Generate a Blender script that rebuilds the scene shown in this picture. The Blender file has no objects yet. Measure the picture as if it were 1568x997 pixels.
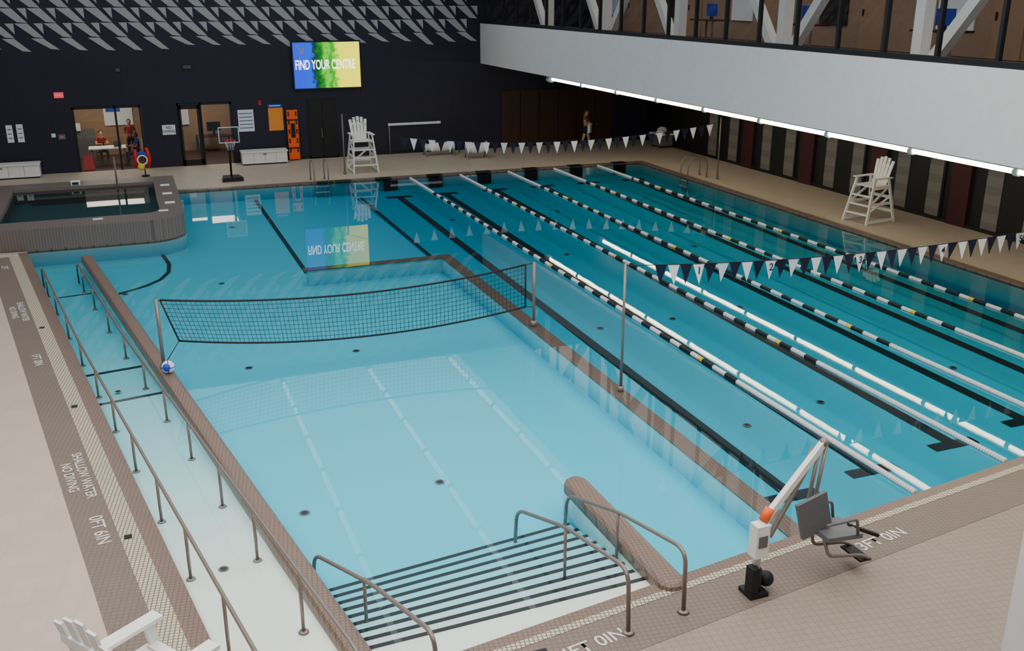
import bpy, bmesh, math, random
from mathutils import Vector, Matrix
random.seed(4)
D = bpy.data
SC = bpy.context.scene
COL = SC.collection

# ------------------------------------------------------------------ materials
def lin(c):
    return tuple(((x/255)/12.92 if x/255 <= .04045 else ((x/255+.055)/1.055)**2.4) for x in c)+(1,)
MATS = {}
def mat(name, col, rough=.6, metal=0, emis=None, es=0, spec=.4):
    if name in MATS: return MATS[name]
    m = D.materials.new(name); m.use_nodes = True
    nt = m.node_tree; b = nt.nodes['Principled BSDF']
    nz = nt.nodes.new('ShaderNodeTexNoise'); nz.inputs['Scale'].default_value = 6
    mx = nt.nodes.new('ShaderNodeMix'); mx.data_type = 'RGBA'
    c = lin(col)
    mx.inputs[6].default_value = tuple(x*.93 for x in c[:3])+(1,)
    mx.inputs[7].default_value = tuple(min(1, x*1.07) for x in c[:3])+(1,)
    tc = nt.nodes.new('ShaderNodeTexCoord')
    nt.links.new(tc.outputs['Object'], nz.inputs['Vector'])
    nt.links.new(nz.outputs['Fac'], mx.inputs[0])
    nt.links.new(mx.outputs[2], b.inputs['Base Color'])
    b.inputs['Roughness'].default_value = rough
    b.inputs['Metallic'].default_value = metal
    b.inputs['Specular IOR Level'].default_value = spec
    if emis:
        b.inputs['Emission Color'].default_value = lin(emis)
        b.inputs['Emission Strength'].default_value = es
    MATS[name] = m
    return m
def tile(name, col, grout, size=.1, rough=.5, w=.08, rot=0, offset=0, var=.03):
    m = D.materials.new(name); m.use_nodes = True; nt = m.node_tree; b = nt.nodes['Principled BSDF']
    g = nt.nodes.new('ShaderNodeNewGeometry')
    mp = nt.nodes.new('ShaderNodeMapping'); mp.inputs['Rotation'].default_value = (0, 0, rot)
    br = nt.nodes.new('ShaderNodeTexBrick'); br.offset = offset
    br.inputs['Scale'].default_value = 1/size
    br.inputs['Brick Width'].default_value = 1; br.inputs['Row Height'].default_value = 1
    br.inputs['Mortar Size'].default_value = w
    c = lin(col)
    br.inputs['Color1'].default_value = tuple(x*(1-var) for x in c[:3])+(1,)
    br.inputs['Color2'].default_value = tuple(x*(1+var) for x in c[:3])+(1,)
    br.inputs['Mortar'].default_value = lin(grout)
    nz = nt.nodes.new('ShaderNodeTexNoise'); nz.inputs['Scale'].default_value = .8; nz.inputs['Detail'].default_value = 4
    mx = nt.nodes.new('ShaderNodeMix'); mx.data_type = 'RGBA'; mx.blend_type = 'MULTIPLY'; mx.inputs[0].default_value = .12
    nt.links.new(g.outputs['Position'], mp.inputs['Vector']); nt.links.new(mp.outputs[0], br.inputs['Vector'])
    nt.links.new(g.outputs['Position'], nz.inputs['Vector'])
    nt.links.new(br.outputs['Color'], mx.inputs[6]); nt.links.new(nz.outputs['Fac'], mx.inputs[7])
    nt.links.new(mx.outputs[2], b.inputs['Base Color'])
    b.inputs['Roughness'].default_value = rough; b.inputs['Specular IOR Level'].default_value = .35
    MATS[name] = m
    return m
LROT = math.atan2(.160, .987)
M_deck = tile('deck_tile_pink', (190,173,160), (183,166,153), .3, .55, .02, LROT)
M_deckN = tile('deck_tile_taupe', (145,130,117), (129,115,104), .1, .5, .06, LROT)
M_deckF = tile('deck_tile_far', (184,171,154), (172,159,143), .3, .5, .02)
M_strip = tile('deck_border_mosaic', (122,107,97), (102,90,82), .07, .5, .08, LROT)
M_brown = tile('mosaic_brown', (128,107,96), (100,85,76), .06, .35, .1, LROT)
M_tub = tile('mosaic_charcoal', (120,110,106), (98,90,87), .08, .35, .1)
M_grate = tile('gutter_grating', (208,198,172), (118,108,92), .055, .5, .14, LROT)
M_white = mat('white_plastic', (225,225,222), .45)
M_steel = mat('brushed_steel', (130,118,110), .35, .35)
M_black = mat('black_tile', (8,10,14), .45)
M_dark = mat('dark_paint', (18,18,22), .6)
M_navy = tile('wall_navy_panel', (27,27,46), (20,20,34), 1.4, .5, .01)
M_fascia = mat('white_drywall', (212,210,211), .8)
M_ceil = mat('ceiling_dark', (40,42,48), .9)
M_maroon = mat('maroon_paint', (58,20,28), .6)
M_wood = mat('dark_wood_panel', (56,30,22), .5)
M_orange = mat('orange_plastic', (240,95,25), .5)
M_orangep = mat('orange_board', (228,140,55), .7)
M_red = mat('red_plastic', (195,28,28), .5)
M_blue = mat('blue_plastic', (25,60,170), .5)
M_paper = mat('paper', (215,222,230), .8)
M_print = mat('print_blue', (90,110,150), .8)
M_text = mat('marking_white', (215,208,200), .6)
M_grey = mat('grey_plastic', (98,99,102), .5)
M_yel = mat('yellow_plastic', (220,190,60), .5)
M_flagn = mat('flag_navy', (14,18,48), .7)
M_flagw = mat('flag_white', (225,228,235), .7)
M_ropew = mat('rope_white', (208,206,208), .5)
M_roped = mat('rope_dark', (12,14,22), .5)
M_tan = mat('tan_wall', (150,122,98), .8)
M_tan2 = mat('tan_wall_warm', (142,118,100), .8)
M_brass = mat('light_tube', (255,250,235), .4, 0, (255,240,212), 24)
M_tube2 = mat('ceiling_tube', (255,250,240), .4, 0, (235,245,255), 3.0)
M_exit = mat('exit_sign_face', (220,60,70), .5, 0, (230,60,80), .8)
M_spafl = mat('spa_floor_tile', (46,84,88), .6)

def depth_tint_plaster(name, stops):  # base colour ramped by height, standing in for light absorbed by water
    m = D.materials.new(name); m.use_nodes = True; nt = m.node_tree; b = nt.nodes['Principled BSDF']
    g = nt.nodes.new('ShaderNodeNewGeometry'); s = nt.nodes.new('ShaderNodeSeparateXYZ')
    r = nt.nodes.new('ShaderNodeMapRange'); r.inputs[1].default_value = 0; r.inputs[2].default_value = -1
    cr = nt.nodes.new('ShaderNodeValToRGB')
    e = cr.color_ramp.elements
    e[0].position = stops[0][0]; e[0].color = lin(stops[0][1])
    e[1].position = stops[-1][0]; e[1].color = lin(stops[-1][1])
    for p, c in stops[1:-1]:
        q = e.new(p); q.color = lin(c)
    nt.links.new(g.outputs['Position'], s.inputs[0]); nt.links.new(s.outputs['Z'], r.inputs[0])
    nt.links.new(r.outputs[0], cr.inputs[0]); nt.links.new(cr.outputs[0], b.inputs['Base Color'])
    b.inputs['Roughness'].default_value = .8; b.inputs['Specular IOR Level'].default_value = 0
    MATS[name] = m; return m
M_pooltint = depth_tint_plaster('pool_plaster_water_tint', [(0,(238,230,216)), (.08,(228,230,222)), (.2,(166,220,226)), (.4,(100,205,222)), (.5,(78,197,220)), (.54,(48,176,208)), (.60,(24,150,186)), (1,(12,120,155))])  # light lost in the water with depth is painted into this colour
M_lap = depth_tint_plaster('lap_plaster_water_tint', [(0,(150,215,225)), (.2,(70,190,208)), (.46,(22,150,184)), (.65,(32,168,194)), (1,(32,165,188))])  # lap floor: water attenuation put into the colour as a height ramp

def water(name, tint, bump=.02, const=None):
    m = D.materials.new(name); m.use_nodes = True; nt = m.node_tree
    for n in list(nt.nodes): nt.nodes.remove(n)
    o = nt.nodes.new('ShaderNodeOutputMaterial'); mx = nt.nodes.new('ShaderNodeMixShader')
    t = nt.nodes.new('ShaderNodeBsdfTransparent'); t.inputs[0].default_value = tint
    g = nt.nodes.new('ShaderNodeBsdfGlossy'); g.inputs['Roughness'].default_value = .015
    nt.links.new(t.outputs[0], mx.inputs[1]); nt.links.new(g.outputs[0], mx.inputs[2])
    if const is not None: mx.inputs[0].default_value = const
    else:
        f = nt.nodes.new('ShaderNodeFresnel'); f.inputs[0].default_value = 1.33
        ge = nt.nodes.new('ShaderNodeNewGeometry')
        nz = nt.nodes.new('ShaderNodeTexNoise'); nz.inputs['Scale'].default_value = 1.1; nz.inputs['Detail'].default_value = 1
        bp = nt.nodes.new('ShaderNodeBump'); bp.inputs['Strength'].default_value = bump; bp.inputs['Distance'].default_value = .1
        nt.links.new(ge.outputs['Position'], nz.inputs['Vector']); nt.links.new(nz.outputs['Fac'], bp.inputs['Height'])
        nt.links.new(bp.outputs[0], g.inputs['Normal']); nt.links.new(f.outputs[0], mx.inputs[0])
    nt.links.new(mx.outputs[0], o.inputs[0])
    MATS[name] = m; return m
M_water = water('pool_water', (.94,.985,.99,1), .006)
M_tubw = water('spa_water', (.75,.9,.9,1), .006)
M_glass = water('clear_glass', (.86,.87,.88,1), 0, .05)

# ------------------------------------------------------------------ mesh builder
class B:
    def __init__(s): s.v=[]; s.f=[]; s.m=[]; s.mats=[]; s.sm=[]
    def mi(s, m):
        if m not in s.mats: s.mats.append(m)
        return s.mats.index(m)
    def add(s, vs, fs, m, smooth=False):
        o=len(s.v); s.v += [tuple(v) for v in vs]; k=s.mi(m)
        for f in fs: s.f.append([i+o for i in f]); s.m.append(k); s.sm.append(smooth)
    def box(s, a, b, m):
        x0,y0,z0=a; x1,y1,z1=b
        vs=[(x0,y0,z0),(x1,y0,z0),(x1,y1,z0),(x0,y1,z0),(x0,y0,z1),(x1,y0,z1),(x1,y1,z1),(x0,y1,z1)]
        s.add(vs,[(0,3,2,1),(4,5,6,7),(0,1,5,4),(1,2,6,5),(2,3,7,6),(3,0,4,7)],m)
    def beam(s, p, q, w, h, m, up=(0,0,1)):
        p=Vector(p); q=Vector(q); d=(q-p).normalized(); u=Vector(up)
        if abs(d.dot(u))>.95: u=Vector((0,1,0))
        a=d.cross(u).normalized()*w/2; b=a.cross(d).normalized()*h/2
        vs=[]
        for c in (p,q):
            vs += [c-a-b, c+a-b, c+a+b, c-a+b]
        s.add(vs,[(0,3,2,1),(4,5,6,7),(0,1,5,4),(1,2,6,5),(2,3,7,6),(3,0,4,7)],m)
    def tube(s, pts, r, m, n=10, cap=True):
        pts=[Vector(p) for p in pts]; rs=r if isinstance(r,(list,tuple)) else [r]*len(pts)
        t0=(pts[1]-pts[0]).normalized(); a=t0.orthogonal().normalized()
        vs=[]; fs=[]
        for i,p in enumerate(pts):
            if i==0: t=t0
            elif i==len(pts)-1: t=(pts[i]-pts[i-1]).normalized()
            else: t=((pts[i+1]-pts[i]).normalized()+(pts[i]-pts[i-1]).normalized()).normalized()
            a=(a-t*a.dot(t)).normalized(); b=t.cross(a)
            for k in range(n):
                g=2*math.pi*k/n; vs.append(p+(a*math.cos(g)+b*math.sin(g))*rs[i])
        for i in range(len(pts)-1):
            for k in range(n):
                fs.append((i*n+k,i*n+(k+1)%n,(i+1)*n+(k+1)%n,(i+1)*n+k))
        if cap:
            fs.append(tuple(reversed(range(n)))); fs.append(tuple(range((len(pts)-1)*n,len(pts)*n)))
        s.add(vs,fs,m,True)
    def poly(s, pts, m):
        s.add(pts,[tuple(range(len(pts)))],m)
    def prism(s, o, z0, z1, m, msides=None):
        n=len(o); vs=[(p[0],p[1],z0) for p in o]+[(p[0],p[1],z1) for p in o]
        s.add(vs,[tuple(range(n,2*n)),tuple(reversed(range(n)))],m)
        s.add(vs,[(i,(i+1)%n,n+(i+1)%n,n+i) for i in range(n)],msides or m)
    def sphere(s, c, r, m, n=12, sc=(1,1,1)):
        vs=[];fs=[]
        for i in range(n+1):
            th=math.pi*i/n
            for k in range(2*n):
                g=math.pi*k/n
                vs.append((c[0]+r*sc[0]*math.sin(th)*math.cos(g),c[1]+r*sc[1]*math.sin(th)*math.sin(g),c[2]+r*sc[2]*math.cos(th)))
        for i in range(n):
            for k in range(2*n):
                a=i*2*n+k;b=i*2*n+(k+1)%(2*n)
                fs.append((a,a+2*n,b+2*n,b))
        s.add(vs,fs,m,True)
    def torus(s, c, R, r, m, axis='z', n=24, k=8):
        vs=[];fs=[]
        for i in range(n):
            g=2*math.pi*i/n
            for j in range(k):
                h=2*math.pi*j/k
                x=(R+r*math.cos(h))*math.cos(g); y=(R+r*math.cos(h))*math.sin(g); z=r*math.sin(h)
                if axis=='y': x,y,z=x,z,y
                if axis=='x': x,y,z=z,x,y
                vs.append((c[0]+x,c[1]+y,c[2]+z))
        for i in range(n):
            for j in range(k):
                fs.append((i*k+j,((i+1)%n)*k+j,((i+1)%n)*k+(j+1)%k,i*k+(j+1)%k))
        s.add(vs,fs,m,True)
    def obj(s, name, loc=(0,0,0), rz=0, parent=None, fix=True):
        me=D.meshes.new(name); me.from_pydata(s.v,[],s.f)
        for m in s.mats: me.materials.append(m)
        for p,k,sm in zip(me.polygons,s.m,s.sm): p.material_index=k; p.use_smooth=sm
        if fix:
            bm=bmesh.new(); bm.from_mesh(me); bmesh.ops.recalc_face_normals(bm,faces=bm.faces); bm.to_mesh(me); bm.free()
        o=D.objects.new(name,me); COL.objects.link(o); o.location=loc; o.rotation_euler=(0,0,rz)
        if parent: o.parent=parent
        return o
def smooth_path(pts, rad=.12, n=5):
    pts=[Vector(p) for p in pts]; out=[pts[0]]
    for i in range(1,len(pts)-1):
        a,b,c=pts[i-1],pts[i],pts[i+1]
        d1=min(rad,(a-b).length*.45); d2=min(rad,(c-b).length*.45)
        p=b+(a-b).normalized()*d1; q=b+(c-b).normalized()*d2
        for k in range(n+1):
            t=k/n; out.append(p*(1-t)**2+b*2*t*(1-t)+q*t*t)
    out.append(pts[-1]); return out
def text_mesh(name, txt, size, m, mtx, align='CENTER', ext=0):
    cu=D.curves.new(name+'_c','FONT'); cu.body=txt; cu.size=size; cu.align_x=align; cu.extrude=ext; cu.offset=size*.012
    o=D.objects.new(name+'_t',cu); COL.objects.link(o)
    bpy.context.view_layer.update()
    me=D.meshes.new_from_object(o.evaluated_get(bpy.context.evaluated_depsgraph_get()))
    D.objects.remove(o); me.materials.clear(); me.materials.append(m)
    r=D.objects.new(name,me); COL.objects.link(r); r.matrix_world=mtx; return r

# ------------------------------------------------------------------ layout frame for splayed ramp side
P0=Vector((1.67,8.63)); U=Vector((-.160,.987)); N=Vector((.987,.160))
def L(s,t,z=None):
    p=P0+U*s+N*t
    return (p.x,p.y) if z is None else (p.x,p.y,z)
WZ=-.045
def neary(x): return 8.63+.14*(x-1.67)
RAMP0=L(-.6,-1.22); RAMP1=L(22,-1.22)
# ------------------------------------------------------------------ floor / deck
fl=B()
Z=lambda pts,z=0:[(p[0],p[1],z) for p in pts]
fl.poly(Z([(-14,-3),(RAMP0[0],-3),RAMP0,RAMP1,(-4.6,30.3),(-14,30.3)]),M_deck)
fl.poly(Z([(RAMP0[0],-3),(24.1,-3),(24.1,neary(24.1)),(20.5,neary(20.5)),(5.45,neary(5.45)),(1.9,8.35),RAMP0]),M_deckN)
fl.poly(Z([(20.5,neary(20.5)),(24.1,neary(24.1)),(24.1,37.55),(20.5,37.55)]),M_deckF)
fl.poly(Z([(-14,37.9),(1.3,37.9),(20.5,37.55),(24.1,37.55),(24.1,43.6),(-14,43.6)]),M_deckF)
fl.poly(Z([(-14,30.3),(-4.6,30.3),(-4.6,37.9),(-14,37.9)]),M_deckF)
g=fl
def band(t0,t1,s0,s1,z,m):
    g.poly([L(s0,t0,z),L(s0,t1,z),L(s1,t1,z),L(s1,t0,z)],m)
band(-2.22,-1.72,.8,21.6,.004,M_strip); band(-1.72,-1.46,1.3,21.6,.008,M_grate); band(-1.46,-1.22,-.6,21.9,.006,M_brown)
band(-1.72,-1.46,-.6,1.3,.006,M_brown)
def nband(x0,x1,o0,o1,z,m):
    f=lambda x,o:(x+.14*o,neary(x)-o,z)
    g.poly([f(x0,o1),f(x1,o1),f(x1,o0),f(x0,o0)],m)
nband(2.0,20.6,0,.17,.006,M_brown); nband(2.0,20.6,.17,.28,.008,M_grate); nband(2.0,24,.28,.95,.004,M_strip)
g.poly(Z([(20.5,11.2),(20.75,11.2),(20.75,37.8),(20.5,37.55)],.006),M_brown)
g.poly(Z([(20.75,11.2),(20.88,11.2),(20.88,37.9),(20.75,37.8)],.008),M_grate)
g.poly(Z([(1.36,37.9),(20.5,37.55),(20.75,37.8),(1.36,38.15)],.006),M_brown)
g.poly(Z([(1.36,38.15),(20.75,37.8),(20.88,37.9),(1.36,38.27)],.008),M_grate)
for x in [9.2,11.3,13.38,15.45,17.5,19.55,7.6,6.9]: g.box((x-.3,37.52,.0),(x+.3,37.85,.03),M_black)
for s_ in (4.4,9.5,14.5):
    g.box(Vector(L(s_,-1.62,.0))-Vector((.05,.05,0)),Vector(L(s_,-1.62,.02))+Vector((.05,.05,0)),M_dark)
g.box((3.55,8.4,0),(3.7,8.48,.02),M_dark)
fl.obj('floor',fix=False)
# ------------------------------------------------------------------ pool basin
bs=B()
arc=[(1.36-1.15+1.15*math.cos(a),31.45+1.15*math.sin(a)) for a in [math.radians(-90+15*i) for i in range(7)]]
outline=[RAMP0,(1.9,8.35),(1.95,8.6),(5.45,neary(5.45)),(20.5,neary(20.5)),(20.5,37.55),(1.36,37.9)]+list(reversed(arc))+[(-4.0,30.3),RAMP1]
n=len(outline)
for i in range(n):
    a=outline[i]; b=outline[(i+1)%n]
    bs.poly([(a[0],a[1],0),(b[0],b[1],0),(b[0],b[1],-.1),(a[0],a[1],-.1)],M_brown)
    bs.poly([(a[0],a[1],-.1),(b[0],b[1],-.1),(b[0],b[1],-1.1),(a[0],a[1],-1.1)],M_pooltint)
# shallow basin floor
bs.poly([L(2.3,.1)+(-.5,),(5.6,11.4,-.5),(5.8,9.0,-.5),(7.8,9.3,-.5),(7.8,25.5,-.5),(4.2,25.5,-.5),(4.2,26.8,-.5),L(18.2,.1)+(-.5,)],M_pooltint)
# middle area, slopes gently down away from ramp
bs.poly([L(18.2,.1)+(-.5,),(4.2,26.8,-.5),(4.2,38,-.52),(-4,38,-.5),(-4.5,30,-.5),L(20.4,-1.3)+(-.5,),L(20.4,.1)+(-.5,)],M_pooltint)
bs.poly([(4.2,25.5,-.5),(8.0,25.5,-.53),(8.0,38,-.55),(4.2,38,-.52)],M_pooltint)
# lap pool floor, deeper towards the near end
def zl(y): return -.84+(y-11.5)*(.36/26)
bs.poly([(7.9,9.0,zl(9)),(20.6,9.0,zl(9)),(20.6,38,zl(38)),(7.9,38,zl(38))],M_lap)
bs.poly([(7.95,25.5,-.5),(7.95,38,-.5),(7.95,38,-1),(7.95,25.5,-1)],M_lap)
# ramp floor
bs.poly([L(-.8,-1.3,-.02),L(-.8,.1,-.02),L(3,.1,-.09),L(3,-1.3,-.09)],M_pooltint)
bs.poly([L(3,-1.3,-.09),L(3,.1,-.09),L(14,.1,-.4),L(14,-1.3,-.4)],M_pooltint)
bs.poly([L(14,-1.3,-.4),L(14,.1,-.4),L(20.5,.1,-.5),L(22,-1.3,-.5)],M_pooltint)
# stair flight
nl=[]
for i in range(9):
    k=i/8; nl.append(((1.72+.15*k,11.2-1.85*k),(5.42+.13*k,11.62-2.17*k),-.45+.375*k))
for i in range(9):
    a,b,z=nl[i]
    zb=-.5 if i==0 else nl[i-1][2]
    bs.poly([(a[0],a[1],z),(b[0],b[1],z),(b[0],b[1],zb),(a[0],a[1],zb)],M_black)
    if i<8: c,d,_=nl[i+1]
    else: c,d=(1.9,8.5),(5.6,neary(5.6)-.05)
    bs.poly([(a[0],a[1],z),(b[0],b[1],z),(d[0],d[1],z),(c[0],c[1],z)],M_pooltint)
    bs.poly([(a[0],a[1],z+.003),(b[0],b[1],z+.003),(b[0],b[1]-.07,z+.003),(a[0],a[1]-.07,z+.003)],M_black)
# floor lane markings
def strip(p,q,w,z,m=M_black,z2=None):
    z2=z if z2 is None else z2
    p=Vector(p);q=Vector(q);d=(q-p).normalized();a=Vector((-d.y,d.x))*w/2
    bs.poly([(p.x-a.x,p.y-a.y,z),(q.x-a.x,q.y-a.y,z2),(q.x+a.x,q.y+a.y,z2),(p.x+a.x,p.y+a.y,z)],m)
for x in [9.45,11.3,13.38,15.45,17.5,19.55]:
    y0=neary(x)+1.8; e=.012
    strip((x,y0),(x,36.4),.26,zl(y0)+e,M_black,zl(36.4)+e)
    for yy in (y0+.13,36.3): strip((x-.5,yy),(x+.5,yy),.26,zl(yy)+e+.004)
    bs.box((x-.28,37.5,-.45),(x+.28,37.58,-.08),M_black)
strip((4.23,26.8),(4.23,37.8),.13,-.49); strip((8.0,25.8),(8.05,37.6),.12,-.49)
cv=[(.38,31.6),(.55,30.4),(.68,29.2),(.62,28.3),(.38,27.6),(0,27.1),(-.5,26.7),(-1.1,26.35)]
for a,b in zip(cv,cv[1:]): strip(a,b,.11,-.485)
for s_ in (10.1,11.9,18.4): strip(L(s_,-1.2),L(s_,.0),.09,-.275 if s_<11 else (-.325 if s_<13 else -.46))
bs.obj('swimming_pool_basin',fix=False)
# drains
dr=B()
def disc(x,y,z,r):
    ring=lambda R,zz:[(x+R*math.cos(t*math.pi/8),y+R*math.sin(t*math.pi/8),zz) for t in range(16)]
    dr.poly(ring(r,z+.008),M_grey); dr.poly(ring(r*.62,z+.012),M_black)
for x,y,z in [(1.83,13.4,-.5),(4.04,13.6,-.5),(4.13,20.1,-.5),(1.8,19.9,-.5),(-.55,26.5,-.5),(1.9,26.6,-.5),(2.9,33.4,-.5),(.5,32.0,-.5)]: disc(x,y,z,.085)
for x,y in [(12.1,20.1),(10.1,20.1),(10.3,14.2),(12.3,14.6),(16.2,15.1),(12.1,26.5),(14.2,20.3),(10.2,32),(14.2,32),(16.3,26)]: disc(x,y,zl(y)+.01,.085)
disc(.5,11.6,-.09,.07); disc(-.75,18.9,-.26,.06)
dr.obj('pool_floor_drains',fix=False)
# water
w=B(); w.poly(Z(outline,WZ),M_water); w.obj('pool_water_surface',fix=False)
# capsule walls
def capsule(b,p,q,r,z0,zt,m,ms):
    p=Vector(p);q=Vector(q);d=(q-p).normalized();a=Vector((-d.y,d.x))
    def ring(R,z):
        o=[]
        for k in range(9): t=math.pi*k/8; v=q+(a*math.cos(t)+d*math.sin(t))*R; o.append((v.x,v.y,z))
        for k in range(9): t=math.pi*k/8; v=p+(-a*math.cos(t)-d*math.sin(t))*R; o.append((v.x,v.y,z))
        return o
    rs=[ring(r,z0),ring(r,-.09)]
    vs=rs[0]+rs[1]; n=18
    b.add(vs,[(i,(i+1)%n,n+(i+1)%n,n+i) for i in range(n)],ms)
    lv=[ring(r,-.09),ring(r,zt-.09)]+[ring(r*(.45+.55*math.cos(math.radians(g))),zt-.09+.09*math.sin(math.radians(g))) for g in (30,60,90)]
    vs=sum(lv,[])
    fs=[]
    for j in range(len(lv)-1): fs+=[(j*n+i,j*n+(i+1)%n,(j+1)*n+(i+1)%n,(j+1)*n+i) for i in range(n)]
    b.add(vs,fs,m,False); b.poly(lv[-1],m)
b=B(); capsule(b,L(-.6,.13),L(20.35,.13),.15,-.6,.09,M_brown,M_pooltint); b.obj('ramp_divider_curb')
b=B(); capsule(b,(5.66,9.1),(5.64,11.85),.19,-.6,.1,M_brown,M_pooltint); b.obj('stair_cheek_curb')
b=B()
b.box((7.78,9.4,-.075),(8.1,25.75,-.052),M_brown); b.box((4.0,25.45,-.075),(7.78,25.75,-.052),M_brown)
b.box((7.8,9.3,-.95),(8.08,25.7,-.075),M_pooltint); b.box((4.05,25.5,-.7),(7.8,25.7,-.075),M_pooltint)
b.obj('submerged_pool_ledge')
# deck markings
def lmark(name,t_,s,tt,size):
    p=L(s,tt); x=Vector((-U.x,-U.y,0)); y=Vector((N.x,N.y,0)); M=Matrix(((x.x,y.x,0,p[0]),(x.y,y.y,0,p[1]),(0,0,1,.009),(0,0,0,1)))
    return text_mesh(name,t_,size,M_text,M)
def nmark(name,t_,x0,y0,size):
    M=Matrix(((N.x,-N.y,0,x0),(N.y,N.x,0,y0),(0,0,1,.009),(0,0,0,1)))
    return text_mesh(name,t_,size,M_text,M)
lmark('deck_marking','SHALLOW WATER\nNO DIVING',6.65,-1.93,.20)
lmark('deck_marking','0FT 6IN',4.8,-2.0,.25)
lmark('deck_marking','SHALLOW WATER\nNO DIVING',16.0,-1.93,.19)
lmark('deck_marking','1FT 0IN',12.4,-2.0,.22)
lmark('deck_marking','2FT',20.4,-1.98,.22)
nmark('deck_marking','4FT 0IN',4.25,8.28,.26); nmark('deck_marking','3FT 0IN',8.85,8.9,.26)

# ------------------------------------------------------------------ spa tub
b=B()
outer=[(-4.6,30.3)]+arc+[(1.36,37.9),(-4.6,37.9)]
r_=.5; inn=[(-3.85,31.4)]+[(.65-r_+r_*math.cos(a),31.4+r_+r_*math.sin(a)) for a in [math.radians(-90+15*i) for i in range(7)]]+[(.65,36.9),(-3.85,36.9)]
no=len(outer)
for zz in (.6,):
    vs=[(p[0],p[1],zz) for p in outer]+[(p[0],p[1],zz) for p in inn]
    b.add(vs,[(i,(i+1)%no,no+(i+1)%no,no+i) for i in range(no)],M_tub)
for i in range(no):
    a=outer[i];c=outer[(i+1)%no]
    b.poly([(a[0],a[1],0),(c[0],c[1],0),(c[0],c[1],.6),(a[0],a[1],.6)],M_tub)
    a=inn[i];c=inn[(i+1)%no]
    b.poly([(a[0],a[1],.1),(c[0],c[1],.1),(c[0],c[1],.6),(a[0],a[1],.6)],M_tub)
b.poly([(p[0],p[1],.1) for p in inn],M_spafl)
b.box((-3.2,31.4,.1),(.2,31.9,.3),M_tub); b.box((-3.3,36.4,.1),(.3,36.9,.3),M_tub)
for x,y in [(-1.12,31.04),(.75,31.6)]: b.box((x-.14,y-.1,.6),(x+.14,y+.1,.61),M_paper)
b.box((-2.05,37.1,.6),(-1.75,37.4,.72),M_paper); b.box((-2.0,37.08,.62),(-1.8,37.1,.7),M_dark)
for y in (32.8,34.4,36.0): b.box((.85,y-.15,.6),(1.15,y+.15,.61),M_paper)
b.box((-4.45,31.2,.6),(-4.1,31.6,.61),M_paper)
b.obj('spa_tub',fix=False)
b=B(); b.poly([(p[0],p[1],.5) for p in inn],M_tubw); b.obj('spa_water_surface',fix=False)
b=B(); b.tube(smooth_path([(-.55,37.3,.6),(-.55,37.3,1.5),(-.55,36.6,1.5),(-.55,36.3,.5)],.2),.025,M_steel); b.obj('spa_handrail')

# ------------------------------------------------------------------ room shell
CZ=9.5
def wall(name,a,c,m): 
    q=B(); q.box(a,c,m); return q.obj(name)
YW=43.6
wall('wall_far_left',(-14,YW,0),(-2.0,YW+.25,2.6),M_navy); wall('wall_far',(-14,YW,2.6),(24.35,YW+.25,CZ),M_navy)
wall('wall_far_pier',(.62,YW,0),(2.0,YW+.25,2.6),M_navy); wall('wall_far_right',(4.22,YW,0),(24.35,YW+.25,2.6),M_navy)
wall('wall_left',(-14.25,-3,0),(-14,YW,CZ),M_navy)
wall('wall_near',(-14,-3.25,0),(24.3,-3,CZ),M_navy)
wall('wall_right',(24.1,-3,0),(24.35,YW,CZ),M_dark)
wall('ceiling',(-14.2,-3.2,CZ),(24.3,YW+.2,CZ+.2),M_ceil)
wall('structural_column',(5.5,3.8,0),(6.0,4.3,CZ),M_fascia)
# dark door and wood panel on far wall
b=B(); b.box((7.38,YW-.03,0),(8.66,YW+.0,2.58),M_dark); b.box((7.45,YW-.05,.05),(8.0,YW-.03,2.55),M_dark); b.box((8.04,YW-.05,.05),(8.6,YW-.03,2.55),M_dark); b.box((7.95,YW-.09,.9),(7.98,YW-.05,1.3),M_steel); b.obj('door_3')
b=B()
for i in range(6): b.box((16.4+i*.97,YW-.05,.02),(17.33+i*.97,YW,2.6),M_wood)
b.obj('wood_wall_panels')
# pattern panels (raised parallelograms)
b=B(); M_pat=mat('pattern_panel_grey',(160,161,165),.7)
cw=1.02; rh=.56
for r in range(0,9):
    z0=4.72+r*rh
    for i in range(-16,17):
        x0=i*cw+(r%2)*cw*.5
        if x0<-13.8 or x0>14.4: continue
        k=min(1.1,.9+.06*r)
        dn=(random.random()*.2 if r==0 else 0)
        y=YW-.02
        b.poly([(x0,y,z0+rh*.97),(x0+cw*.46*k,y,z0+rh*.97),(x0+cw*.95,y,z0+dn),(x0+cw*.95-cw*.34*k,y,z0+.03+dn)],M_pat)
        if r>0: b.poly([(x0+cw*.66,y,z0+rh*.97),(x0+cw*.97,y,z0+rh*.97),(x0+cw*.97,y,z0+rh*.25)],M_pat)
b.obj('wall_pattern_panels',fix=False)
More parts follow.
